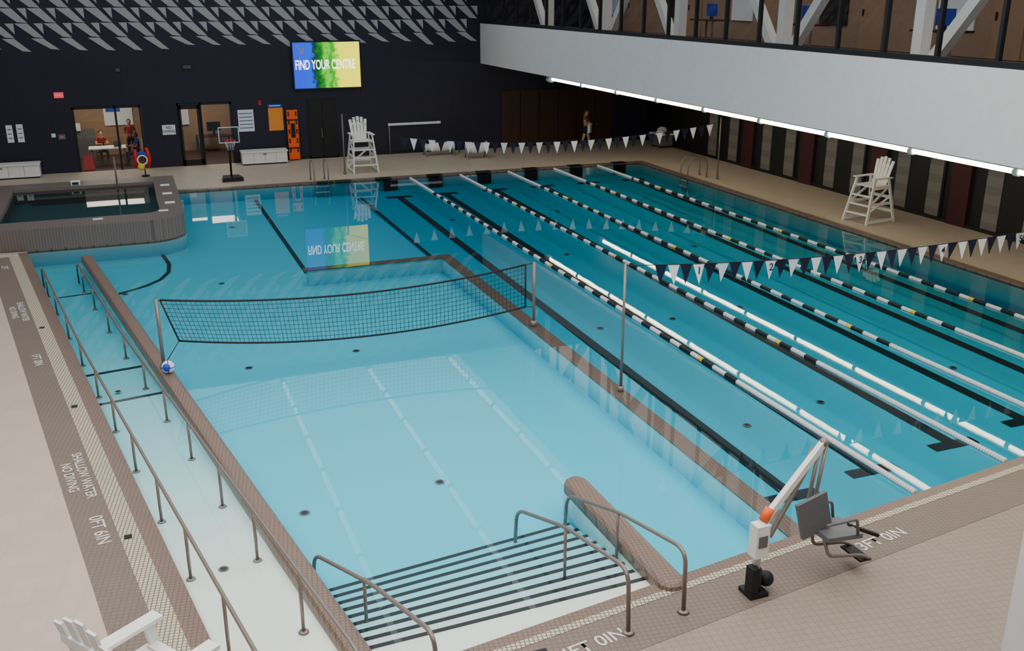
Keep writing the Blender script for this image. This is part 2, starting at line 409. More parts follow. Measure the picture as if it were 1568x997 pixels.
# tv
tv=D.objects.new('wall_television',None); COL.objects.link(tv)
b=B(); b.box((6.85,YW-.16,2.98),(9.84,YW-.06,5.0),M_dark); b.box((7.6,YW-.06,3.4),(9.1,YW,4.4),M_dark); b.obj('casing',parent=tv)
def screen():
    m=D.materials.new('tv_screen'); m.use_nodes=True; nt=m.node_tree; bb=nt.nodes['Principled BSDF']
    g=nt.nodes.new('ShaderNodeNewGeometry'); s=nt.nodes.new('ShaderNodeSeparateXYZ'); r=nt.nodes.new('ShaderNodeMapRange')
    r.inputs[1].default_value=6.9; r.inputs[2].default_value=9.8
    nz=nt.nodes.new('ShaderNodeTexNoise'); nz.inputs['Scale'].default_value=6; nz.inputs['Detail'].default_value=6
    ad=nt.nodes.new('ShaderNodeMath'); ad.operation='MULTIPLY_ADD'; ad.inputs[1].default_value=.25
    sb=nt.nodes.new('ShaderNodeMath'); sb.operation='SUBTRACT'; sb.inputs[1].default_value=.12
    cr=nt.nodes.new('ShaderNodeValToRGB'); e=cr.color_ramp.elements
    e[0].position=0;e[0].color=lin((15,50,210)); e[1].position=1;e[1].color=lin((245,235,30))
    for p,c in [(.27,(10,70,200)),(.33,(0,40,25)),(.42,(10,110,20)),(.5,(90,200,30)),(.57,(20,130,20)),(.64,(120,205,25)),(.68,(230,230,30))]:
        q=e.new(p);q.color=lin(c)
    nt.links.new(g.outputs['Position'],s.inputs[0]); nt.links.new(s.outputs['X'],r.inputs[0]); nt.links.new(g.outputs['Position'],nz.inputs['Vector'])
    nt.links.new(nz.outputs['Fac'],ad.inputs[0]); nt.links.new(r.outputs[0],ad.inputs[2]); nt.links.new(ad.outputs[0],sb.inputs[0]); nt.links.new(sb.outputs[0],cr.inputs[0])
    nt.links.new(cr.outputs[0],bb.inputs['Emission Color']); bb.inputs['Emission Strength'].default_value=2.0; bb.inputs['Base Color'].default_value=(0,0,0,1)
    return m
M_scr=screen(); M_scrt=mat('screen_text_white',(255,255,255),.5,0,(255,255,255),2.6)
b=B(); b.poly([(6.92,YW-.165,3.04),(9.78,YW-.165,3.04),(9.78,YW-.165,4.94),(6.92,YW-.165,4.94)],M_scr); b.obj('screen',parent=tv,fix=False)
Mt=Matrix(((.50,0,0,6.98),(0,0,-1,YW-.17),(0,1,0,3.83),(0,0,0,1)))
t=text_mesh('caption','FIND YOUR CENTRE',.56,M_scrt,Mt,'LEFT'); t.parent=tv
b=B()
b.beam((7.05,YW-.175,4.82),(7.35,YW-.175,4.5),.03,.06,M_yel,(0,1,0)); b.beam((7.35,YW-.175,4.5),(7.35,YW-.175,4.75),.03,.05,M_yel,(0,1,0)); b.beam((7.35,YW-.175,4.5),(7.1,YW-.175,4.5),.03,.05,M_yel,(0,1,0)); b.obj('arrow',parent=tv)
# wall signs
def sign(name,x0,x1,z0,z1,m,lines=0,ml=M_print):
    q=B(); q.box((x0,YW-.03,z0),(x1,YW,z1),m)
    for i in range(lines):
        zz=z1-(i+1)*(z1-z0)/(lines+1); q.box((x0+.05,YW-.035,zz-.02),(x1-.05,YW-.03,zz+.02),ml)
    return q.obj(name)
sign('exit_sign',-2.55,-2.2,2.98,3.2,M_exit,1,M_paper)
sign('wall_notice',-4.45,-4.22,1.32,2.0,M_paper,3); sign('wall_notice',-4.08,-3.84,1.32,2.02,M_paper,3)
sign('no_diving_sign',1.36,1.88,1.34,1.74,M_paper,0)
t=text_mesh('no_diving_text','NO\nDIVING',.15,M_dark,Matrix(((1,0,0,1.62),(0,0,-1,YW-.034),(0,1,0,1.58),(0,0,0,1))))
t.parent=D.objects['no_diving_sign']
sign('wall_poster',4.45,5.1,1.32,2.23,M_paper,5); sign('wall_poster',5.72,6.34,1.3,2.26,M_orangep,0); sign('pool_rules_sign',5.72,6.3,2.28,2.42,M_blue,1,M_paper)
sign('light_switch_plate',-2.6,-2.35,1.35,1.55,M_grey,1,M_orangep); sign('wall_notice',-2.85,-2.7,1.45,1.6,M_paper,0)
sign('fire_alarm_strobe',5.35,5.45,2.4,2.6,M_red,0); sign('vent_grille',-.2,.05,3.9,4.1,M_dark,2,M_grey); sign('vent_grille',2.4,2.8,3.95,4.15,M_dark,2,M_grey)
sign('wall_notice',17.7,17.85,.35,.5,M_paper,0)
# spine board
b=B(); y=YW-.25
b.box((6.46,y,.05),(6.92,y+.06,2.17),M_orange)
for z in (.35,.75,1.15,1.55,1.9):
    for x in (6.5,6.82): b.box((x,y-.005,z),(x+.06,y+.001,z+.2),M_dark)
b.box((6.6,y-.03,1.0),(6.78,y,1.6),M_dark); b.box((6.5,y+.06,0),(6.88,y+.22,.2),M_dark)
for z in (.55,1.75): b.beam((6.44,y-.02,z),(6.94,y-.02,z),.02,.05,M_dark)
b.obj('rescue_spine_board')
# benches / cabinets
def cab(name,x0,x1):
    q=B(); q.box((x0,42.75,.06),(x1,43.35,.52),M_white); q.box((x0-.03,42.7,.52),(x1+.03,43.38,.58),M_white); q.box((x0+.05,42.8,0),(x1-.05,43.3,.06),M_dark)
    k=int((x1-x0)/.6)
    for i in range(1,k+1): q.box((x0+i*(x1-x0)/(k+1)-.005,42.745,.1),(x0+i*(x1-x0)/(k+1)+.005,42.75,.5),M_grey)
    q.box(((x0+x1)/2-.08,42.73,.42),((x0+x1)/2+.08,42.75,.46),M_grey)
    return q.obj(name)
cab('storage_bench',4.4,6.28); cab('storage_bench',-6.2,-3.4)
b=B(); b.box((10.94,YW-.12,1.28),(13.4,YW-.06,1.38),M_paper)
for x in (11,12.2,13.3): b.box((x-.03,YW-.06,1.25),(x+.03,YW,1.4),M_steel)
b.tube([(10.98,YW-.1,0),(10.98,YW-.1,1.28)],.03,M_steel); b.obj('wall_rail')

# office room behind doors
wall('wall_office_back',(-3,48,0),(5.2,48.1,2.9),M_tan); wall('wall_office_left',(-3.1,YW+.25,0),(-3,48,2.9),M_tan); wall('wall_office_right',(5.2,YW+.25,0),(5.3,48,2.9),M_tan)
wall('ceiling_office',(-3.1,YW+.25,2.9),(5.3,48.1,3.0),M_tan); wall('wall_office_partition',(1.2,YW+.25,0),(1.3,48,2.9),M_tan); wall('floor_office',(-3.1,YW+.0,-.05),(5.3,48.1,0),M_wood)
def doorframe(name,x0,x1,split,leaf=None):
    q=B(); y0,y1=YW-.02,YW+.2
    x0+=.01; x1-=.01
    q.box((x0,y0,2.5),(x1,y1,2.59),M_dark); q.box((x0,y0,0),(x0+.07,y1,2.59),M_dark); q.box((x1-.07,y0,0),(x1,y1,2.59),M_dark)
    for s_ in split: q.box((s_-.04,y0,0),(s_+.04,y1,2.59),M_dark)
    q.poly([(x0+.07,YW+.08,.05),(x1-.07,YW+.08,.05),(x1-.07,YW+.08,2.5),(x0+.07,YW+.08,2.5)],M_glass)
    if leaf:
        a,c=leaf; q.box((a,y0,0),(a+.12,y1,2.5),M_dark); q.box((c-.12,y0,0),(c,y1,2.5),M_dark); q.box((a,y0,0),(c,y1,.25),M_dark); q.box((a,y0,2.35),(c,y1,2.5),M_dark); q.box((c-.18,y0-.05,.95),(c-.14,y0,1.25),M_steel)
    return q.obj(name)
doorframe('window_1',-2.0,.62,[-.37]); doorframe('door_2',2.0,4.22,[2.95],(2.05,2.93))
# office furniture
b=B(); b.box((-1.6,44.6,.72),(-.1,45.5,.76),M_white)
for x in (-1.5,-.2): 
    for y in (44.7,45.4): b.tube([(x,y,0),(x,y,.72)],.025,M_steel)
b.box((-1.1,44.8,.76),(-.8,45.05,.77),M_paper); b.box((-.6,44.8,.76),(-.3,45.0,.78),M_grey); b.box((-.6,45.0,.78),(-.3,45.02,1.0),M_grey); b.obj('office_table')
b=B(); b.box((-2.6,47.4,0),(-1.4,47.9,1.2),M_grey); b.box((-2.4,47.3,1.2),(-1.9,47.7,1.5),M_paper); b.box((-.9,47.94,1.3),(.3,47.99,2.2),M_paper); b.box((-.8,47.93,1.9),(-.2,47.94,2.1),M_blue); b.obj('office_filing_cabinet')
b=B(); b.box((2.9,46.8,.7),(4.6,47.6,.75),M_wood); b.box((2.9,46.8,0),(2.96,47.6,.7),M_wood); b.box((4.54,46.8,0),(4.6,47.6,.7),M_wood); b.box((3.4,47.2,.95),(4.0,47.24,1.35),M_dark); b.box((3.65,47.15,.75),(3.75,47.25,.95),M_dark); b.box((1.9,47.9,1.2),(2.7,47.99,2.1),M_paper); b.obj('office_desk')

# ------------------------------------------------------------------ overhang with fascia, gallery windows
XF=15.4
b=B(); b.box((XF,-3,3.88),(XF+.25,YW,5.63),M_fascia); b.obj('wall_gallery_fascia')
b=B(); b.box((XF+.25,-3,3.98),(24.1,YW,4.1),M_dark); b.obj('ceiling_soffit')
b=B(); b.box((XF+.25,-3,5.2),(24.1,YW,5.35),M_wood); b.obj('floor_gallery')
b=B(); b.box((21.0,-3,5.35),(21.15,YW,CZ),M_tan2)
for y in range(4,43,5):
    b.box((20.96,y,5.35),(21.0,y+1.0,7.5),M_tan); b.box((20.94,y+.85,6.3),(20.97,y+.92,6.5),M_dark); b.box((20.95,y+1.6,6.0),(21.0,y+2.9,7.0),M_paper if y%2 else M_dark)
b.obj('wall_gallery_back')
b=B()
b.box((XF+.02,-3,5.63),(XF+.2,YW,5.75),M_dark); b.box((XF+.02,-3,8.3),(XF+.2,YW,8.45),M_dark)
y=YW-1.2
while y>0:
    b.box((XF+.04,y-.04,5.7),(XF+.14,y+.04,8.4),M_dark); y-=1.55
b.obj('trim_gallery_mullions')
b=B(); b.poly([(XF+.1,-3,5.75),(XF+.1,YW,5.75),(XF+.1,YW,8.35),(XF+.1,-3,8.35)],M_glass); b.obj('window_gallery',fix=False)
b=B(); b.box((XF,-3,8.45),(XF+.25,YW,CZ),M_fascia); b.obj('wall_gallery_upper')
b=B()
for yc,dirs in [(37.8,(1,)),(32.7,(1,-1)),(27.6,(1,)),(22.3,(1,-1)),(17.4,(-1,)),(12,(1,-1))]:
    b.beam((16.3,yc,5.35),(16.3,yc,CZ),.28,.28,M_white)
    for d in dirs: b.beam((16.3,yc+d*.25,5.4),(16.3,yc+d*3.6,CZ),.24,.24,M_white,(1,0,0))
b.obj('gallery_truss_columns')
b=B()
for y in (19.5,24.8,30): 
    b.box((18.5,y-.7,6.05),(19.2,y+.7,6.1),M_wood); b.box((18.55,y-.65,5.35),(18.6,y-.6,6.05),M_steel); b.box((19.1,y+.6,5.35),(19.15,y+.65,6.05),M_steel); b.box((18.9,y-.3,6.2),(18.94,y+.3,6.6),M_blue); b.box((18.88,y-.04,6.1),(18.96,y+.04,6.2),M_dark)
b.obj('gallery_desks')
# linear lights under soffit
def barlight(name,x,z,y0,y1,m,step=2.85,r=.05):
    q=B(); q.tube([(x,y0,z),(x,y1,z)],r,m,12)
    y=y1
    q.tube([(x,y1,z),(x,y1+.35,z)],.13,M_white,14); q.beam((x,y0,z+.1),(x,y1+.3,z+.1),.14,.06,M_white)
    while y>y0:
        q.tube([(x,y-.06,z),(x,y+.06,z)],r*1.7,M_white,12); q.beam((x,y,z+.1),(x,y,3.98 if z<5 else CZ),.03,.03,M_steel); y-=step
    return q.obj(name)
barlight('linear_pendant_light',16.1,3.66,4,37.0,M_brass); barlight('linear_pendant_light',19.6,3.66,4,39.0,M_brass)
for x,y1 in ((5.1,40.8),(9.0,41),(12.85,41.1)): barlight('ceiling_linear_light',x,9.2,19,y1,M_tube2,3.0,.09)

# right wall windows
M_blind=mat('frosted_glazing',(104,101,99),.35); M_blind2=mat('frosted_glazing_band',(116,112,109),.35)
for i,(y0,y1) in enumerate([(35.4,37.8),(31.5,33.8),(27.6,29.8),(23.9,26.1),(20.0,22.3),(15.8,18.1)]):
    q=B(); X0=24.1
    q.box((X0-.05,y0,0),(X0,y1,3.2),M_dark)
    w_=(y1-y0)/3
    for k in range(3):
        if k==1: continue
        a=y0+k*w_+.08; c=y0+(k+1)*w_-.08
        q.box((X0-.07,a,.1),(X0-.05,c,3.1),M_blind)
        for z in (.35,.9,1.45,2.0,2.55): q.box((X0-.075,a,z),(X0-.07,c,z+.28),M_blind2)
    q.obj('window_%d'%(i+3))
    q=B(); q.box((X0-.12,y0-1.1,0),(X0,y0-.35,3.98),M_maroon); q.obj('wall_pier_maroon')
b=B(); b.box((24.02,-3,0),(24.1,YW,.12),M_dark); b.obj('baseboard_right')
b=B(); b.box((4.22,YW-.03,0),(24.1,YW,.12),M_dark); b.obj('baseboard_far')

# ------------------------------------------------------------------ lane ropes
def rope(x,name,zw=WZ+.02):
    q=B(); y0=neary(x)+.05; y1=37.5
    y=y0; step=.055
    q.tube([(x,y0-.02,zw),(x,y1,zw)],.012,M_steel,6)
    while y<y1-.05:
        d0=y-y0; d1=y1-y
        seg=int(d0/.42)
        if d0<4.6 or d1<3.2: m=M_ropew
        elif seg%18==14 and (d0/.42)%1<.4: m=M_yel
        else: m=M_roped if seg%2 else M_ropew
        q.tube([(x,y+.004,zw),(x,y+.014,zw),(x,y+step-.014,zw),(x,y+step-.004,zw)],[.03,.05,.05,.03],m,8)
        y+=step
    return q.obj(name,fix=False)
for x in (10.25,12.32,14.4,16.45,18.48): rope(x,'lane_rope')

# ------------------------------------------------------------------ net
net=B()
pl=(.13,18.9); pr=(7.92,19.05)
net.tube([(pl[0],pl[1],.1),(pl[0],pl[1],1.5)],.035,M_steel); net.tube([(pl[0],pl[1],.1),(pl[0],pl[1],.18)],.07,M_steel)
net.tube([(pr[0],pr[1],-.05),(pr[0],pr[1],1.42)],.035,M_steel); net.tube([(pr[0],pr[1],-.05),(pr[0],pr[1],.08)],.07,M_steel)
def NP(w_,h_):
    x=.2+(7.72-.2)*w_; 
    x += .26*(1-h_)*(1-w_)**3
    top=1.47+(1.38-1.47)*w_; bot=.62+(.42-.62)*w_
    sg=.30*4*w_*(1-w_)
    return Vector((x,18.9+.15*w_,bot+(top-bot)*h_-sg*(1-.1*h_)))
NW=84; NH=10
for j in range(NH+1):
    r=.022 if j in (0,NH) else .0045
    net.tube([NP(i/28,j/NH) for i in range(29)],r,M_dark,6 if r>.01 else 4)
for i in range(NW+1):
    r=.02 if i in (0,NW) else .0045
    net.tube([NP(i/NW,0),NP(i/NW,1)],r,M_dark,4)
net.tube([(pl[0],pl[1],1.47),NP(0,1)],.008,M_dark,5); net.tube([(pl[0],pl[1],.15),NP(0,0)],.008,M_dark,5)
net.tube([(pr[0],pr[1],1.40),NP(1,1)],.008,M_dark,5); net.tube([(pr[0],pr[1],.4),NP(1,0)],.008,M_dark,5)
net.obj('water_volleyball_net',fix=False)
b=B(); b.sphere((.2,18.62,.222),.125,M_paper,12)
for ax in 'xyz': b.torus((.2,18.62,.222),.115,.014,M_blue,ax,24,6)
b.sphere((.17,18.53,.24),.075,M_blue,8)
b.obj('volleyball')

# ------------------------------------------------------------------ flags
def flagline(name,pts_fn,w0,w1,n,fw,fh,poles=(),nums={}):
    q=B(); P=[pts_fn(i/40) for i in range(41)]; labels=[]
    q.tube(P,.008,M_dark,4)
    for i in range(n):
        w_=w0+(w1-w0)*(i+.5)/n; p=pts_fn(w_); d=(pts_fn(min(1,w_+.01))-pts_fn(w_-.01)).normalized()
        a=p-d*fw/2; c=p+d*fw/2; sw=Vector((0,random.uniform(-.06,.06),-fh))
        e=p+sw
        nn=Vector((0,.006,0))
        q.add([a,c,e,a+nn,c+nn,e+nn],[(0,1,2),(5,4,3),(0,3,4,1),(1,4,5,2),(2,5,3,0)],M_flagw if i%2 else M_flagn)
        if i in nums: labels.append((nums[i],p+Vector((0,-.03,-.19))))
    for (x,y,z0,zt) in poles:
        q.tube([(x,y,z0),(x,y,zt)],[.03,.025],M_steel,8); q.tube([(x,y,z0),(x,y,z0+.1)],.06,M_steel,8)
    o=q.obj(name,fix=False)
    for s_,p in labels:
        t=text_mesh('lane_number',s_,.2,M_flagn,Matrix(((1,0,0,p.x),(0,0,-1,p.y),(0,1,0,p.z),(0,0,0,1)))); t.parent=o
    return o
def fn(w_):
    a=Vector((8.0,15.0,2.37)); c=Vector((21.3,15.2,2.35)); p=a.lerp(c,w_); p.z-=.30*4*w_*(1-w_); return p
flagline('backstroke_flags',fn,.045,.93,44,.25,.38,[(8.0,15.0,-.05,2.4),(21.3,15.2,0.01,2.4)],{3:'1',9:'2',17:'3',25:'4',33:'5'})
def ff(w_):
    if w_<.09: return Vector((8.0,39.2,2.4)).lerp(Vector((9.0,35.0,2.0)),w_/.09)
    t=(w_-.09)/.91; a=Vector((9.0,35.0,2.0)); c=Vector((21.4,32.8,2.2)); p=a.lerp(c,t); p.z-=.45*4*t*(1-t); return p
flagline('backstroke_flags',ff,.105,.98,36,.27,.44,[(8.0,39.2,0.01,2.4),(21.4,32.8,0.01,2.4)])

# ------------------------------------------------------------------ lifeguard chairs (front faces -y locally)
def lchair(loc,rz,s=1.0):
    q=B(); m=M_white
    sh=1.15; 
    for sx in (-1,1):
        q.beam((sx*.48,-.62,0),(sx*.36,-.30,sh+.25),.09,.045,m,(1,0,0)); q.beam((sx*.48,.62,0),(sx*.36,.30,sh+.25),.09,.045,m,(1,0,0))
        q.beam((sx*.47,-.6,.08),(sx*.47,.6,.08),.045,.09,m)
        q.beam((sx*.42,-.45,.62),(sx*.42,.45,.62),.045,.08,m)
        q.beam((sx*.37,-.42,sh+.27),(sx*.37,.42,sh+.27),.14,.035,m)
        q.beam((sx*.38,-.34,sh-.02),(sx*.38,.34,sh-.02),.045,.1,m)
        q.beam((sx*.42,-.45,.62),(sx*.36,.34,sh-.02),.035,.07,m)
    for z,yy,xx in ((.3,-.55,.46),(.58,-.48,.43),(.86,-.42,.41)): q.beam((-xx,yy,z),(xx,yy,z),.12,.035,m)
    for z,yy,xx in ((.35,.53,.46),(.8,.43,.41)): q.beam((-xx,yy,z),(xx,yy,z),.035,.09,m)
    q.beam((-.46,.53,.1),(.41,.43,.85),.03,.07,m)
    for i in range(6): q.beam((-.36,-.32+i*.12,sh+.02),(.36,-.32+i*.12,sh+.02),.10,.03,m)
    for i in range(5):
        x=-.26+i*.13; top=.62+.12*math.cos((i-2)*.75)
        q.beam((x*.85,.30,sh+.0),(x*1.15,.50,sh+.02+top+.12),.11,.025,m,(0,1,0))
    q.beam((-.3,.36,sh+.2),(.3,.36,sh+.2),.03,.08,m); q.beam((-.33,.47,sh+.6),(.33,.47,sh+.6),.03,.08,m)
    o=q.obj('lifeguard_chair',loc,rz); o.scale=(s,s,s); return o
lchair((8.85,39.75,0),0,1.06); lchair((21.9,24.7,0),math.radians(-82),1.0); 
lchair((-.40,7.86,0),math.radians(125),1.06)

# ------------------------------------------------------------------ ladders
def ladder(loc,rz):
    q=B()
    for x in (-.27,.27):
        q.tube(smooth_path([(x,.75,0.01),(x,.75,.75),(x,.1,.85),(x,-.12,.5),(x,-.12,-.5)],.25),.024,M_steel,8)
        q.tube([(x,.75,0.01),(x,.75,.03)],.06,M_steel)
    for z in (-.12,-.35): q.box((-.27,-.17,z-.015),(.27,-.07,z+.015),M_paper)
    return q.obj('pool_ladder',loc,rz)
ladder((6.75,37.7,0),0); ladder((20.5,33.6,0),math.radians(-90))

# ------------------------------------------------------------------ ramp handrails & stair rails
def zr(s): return max(.15,.80-.052*s) if s<13 else .15
def zf(s): return -.02-(.023*s) if s<3 else (-.09-.0282*(s-3) if s<14 else -.4-.015*(s-14))
for tt,nm in ((-.24,'ramp_handrail'),(-1.1,'ramp_handrail')):
    q=B(); ss=[-.4+i*.5 for i in range(40)]
    pts=[L(s_,tt,zr(s_)+.02) for s_ in ss]
    pts=[L(-.9,tt,.0),L(-.9,tt,.75)]+pts+[L(19.5,tt,.05),L(19.5,tt,-.45)]
    q.tube(smooth_path(pts,.12,3),.024,M_steel,8)
    for s_ in (1.27,3.1,4.85,6.75,8.6,10.5,12.6,14.7,16.8,18.6):
        q.tube([L(s_,tt,zf(s_)-.01),L(s_,tt,zr(s_)+.02)],.021,M_steel,8); q.tube([L(s_,tt,zf(s_)),L(s_,tt,zf(s_)+.02)],[.065,.05],M_steel,12)
    q.obj(nm,fix=False)
def srail(pts,bases,name='stair_handrail',extra=[]):
    q=B(); q.tube(smooth_path(pts,.22,6),.026,M_steel,10)
    for p in bases: q.tube([p,(p[0],p[1],p[2]+.025)],[.075,.06],M_steel,14)
    for a,c in extra: q.tube([a,c],.022,M_steel,8); q.tube([a,(a[0],a[1],a[2]+.02)],.06,M_steel,12)
    q.obj(name,fix=False)
srail([(4.7,8.4,0.01),(4.68,8.42,.84),(4.62,10.0,.53),(4.48,11.35,.10),(4.48,11.4,-.48)],[(4.7,8.4,0.01)],extra=[((4.62,10.0,-.25),(4.62,10.0,.52))])
srail([(5.5,8.52,0.01),(5.5,8.55,.84),(5.42,10.1,.53),(5.3,11.45,.12),(5.3,11.5,-.48)],[(5.5,8.52,0.01)],extra=[((5.42,10.1,-.25),(5.42,10.1,.52))])
srail([(2.32,8.05,0.01),(2.3,8.1,.84),(2.05,9.75,.45),(1.62,11.3,.06),(1.6,11.35,-.48)],[(2.32,8.05,0.01)],extra=[((2.0,10.0,-.25),(2.0,10.0,.40))])

# ------------------------------------------------------------------ pool lift
q=B(); bx,by=6.5,8.55
q.box((bx-.13,by-.13,0.01),(bx+.13,by+.13,.06),M_dark); q.tube([(bx,by,0.01),(bx,by,.35)],[.09,.08],M_dark,14)
q.sphere((bx+.18,by+.02,.16),.1,M_dark,8); q.box((bx-.12,by-.12,.06),(bx-.02,by+.02,.42),M_dark)
q.tube([(bx,by,.3),(bx+.04,by,1.0)],.05,M_white,14)
q.box((bx-.09,by-.1,.55),(bx+.09,by+.06,.98),M_white); q.box((bx-.06,by-.11,.7),(bx+.06,by-.1,.85),M_grey)
q.tube([(bx+.05,by,1.0),(bx+.15,by+.02,1.14)],.06,M_orange,12)
q.beam((bx+.06,by,1.0),(7.55,8.82,1.74),.07,.09,M_white); q.beam((bx+.12,by-.06,.8),(7.3,8.75,1.5),.035,.05,M_steel)
q.tube([(bx+.1,by+.1,.5),(bx+.45,by+.1,1.1),(7.45,8.9,1.66)],.02,M_steel,8)
for dx in (-.05,.05):
    q.tube([(7.55+dx,8.82,1.74),(7.40+dx,8.75,1.0),(7.42+dx,8.7,.6)],.025,M_steel,10)
q.sphere((7.55,8.82,1.74),.06,M_steel,8)
# seat
q.beam((7.42,8.62,.62),(7.95,8.62,.58),.46,.06,M_grey); q.beam((7.42,8.62,.62),(7.28,8.62,1.12),.44,.05,M_grey,(0,1,0))
for yy in (8.38,8.86): q.tube(smooth_path([(7.36,yy,.85),(7.82,yy,.85),(7.86,yy,.62)],.06),.02,M_grey,8)
q.tube(smooth_path([(7.45,8.5,.58),(7.5,8.45,.35),(8.0,8.42,.28),(8.15,8.42,.18)],.08),.022,M_steel,8)
q.tube(smooth_path([(7.45,8.75,.58),(7.5,8.75,.35),(8.0,8.75,.28),(8.15,8.75,.18)],.08),.022,M_steel,8)
q.beam((8.05,8.4,.2),(8.05,8.78,.2),.16,.03,M_dark)
q.beam((7.9,8.62,.62),(8.3,8.5,.45),.05,.04,M_dark)
q.obj('pool_access_lift')

# ------------------------------------------------------------------ poolside hoop
q=B(); hx,hy=3.6,39.4
q.prism([(hx-.4,hy-.3),(hx+.4,hy-.3),(hx+.3,hy+.4),(hx-.3,hy+.4)],0.01,.16,M_dark); q.tube([(hx,hy+.2,.15),(hx,hy,1.3),(hx,hy-.15,1.75)],.04,M_dark,10)
q.poly([(hx-.36,hy-.2,1.5),(hx+.36,hy-.2,1.5),(hx+.36,hy-.2,2.08),(hx-.36,hy-.2,2.08)],M_glass)
for a,c in [((-.37,1.5),(.37,1.5)),((-.37,2.08),(.37,2.08)),((-.37,1.5),(-.37,2.08)),((.37,1.5),(.37,2.08)),((-.13,1.62),(.13,1.62)),((-.13,1.85),(.13,1.85))]:
    q.beam((hx+a[0],hy-.21,a[1]),(hx+c[0],hy-.21,c[1]),.03,.03,M_paper if abs(a[0])>.2 else M_red)
q.torus((hx,hy-.45,1.6),.2,.015,M_red)
for i in range(10):
    t=2*math.pi*i/10; q.tube([(hx+.2*math.cos(t),hy-.45+.2*math.sin(t),1.6),(hx+.11*math.cos(t+.3),hy-.45+.11*math.sin(t+.3),1.25)],.008,M_paper,4)
q.obj('poolside_basketball_hoop')
# ring buoy post
q=B(); q.tube([(.48,41.6,0),(.48,41.6,1.5)],.03,M_steel); q.tube([(.48,41.6,0),(.48,41.6,.05)],.15,M_dark,14)
q.torus((.42,41.5,.68),.26,.07,M_blue,'y'); q.torus((.42,41.42,.68),.18,.03,M_paper,'y')
q.tube(smooth_path([(.6,41.5,1.15),(.70,41.45,.75),(.6,41.45,.35)],.1),.07,M_red,10); q.tube([(.2,41.45,1.1),(.15,41.45,.4)],.06,M_red,10); q.sphere((.35,41.4,.42),.14,M_yel,8)
q.obj('ring_buoy_stand')
q=B(); 
q.beam((-1.75,44.0,0),(-1.65,44.12,.6),.3,.02,M_red,(0,1,0)); q.beam((-1.55,44.0,0),(-1.65,44.12,.6),.3,.02,M_red,(0,1,0)); q.obj('wet_floor_sign')
def reel(x,y,wd,h,name='lane_rope_reel'):
    q=B()
    for sx in (-1,1):
        q.beam((x+sx*wd/2,y-.3,0),(x+sx*wd/2,y,h*.6),.05,.05,M_steel); q.beam((x+sx*wd/2,y+.3,0),(x+sx*wd/2,y,h*.6),.05,.05,M_steel)
        q.tube([(x+sx*wd/2-.02,y,h*.6),(x+sx*wd/2+.02,y,h*.6)],h*.36,M_paper,16)
    q.tube([(x-wd/2,y,h*.6),(x-wd/4,y,h*.6),(x+wd/4,y,h*.6),(x+wd/2,y,h*.6)],[h*.2,h*.33,h*.33,h*.2],M_white,14)
    q.obj(name)
reel(13.0,42.5,1.3,.62); reel(14.3,41.1,.9,.75)
q=B(); q.box((23.2,40.6,.1),(23.9,41.5,.6),M_grey); q.box((23.15,40.55,.6),(23.95,41.55,.66),M_white)
q.sphere((23.4,40.9,.72),.2,M_paper,8,(1,1,.6)); q.sphere((23.65,41.2,.76),.24,M_paper,8,(1,1,.7))
for x_ in (23.3,23.8):
    for y_ in (40.7,41.4): q.sphere((x_,y_,.05),.05,M_dark,6)
q.obj('towel_cart')

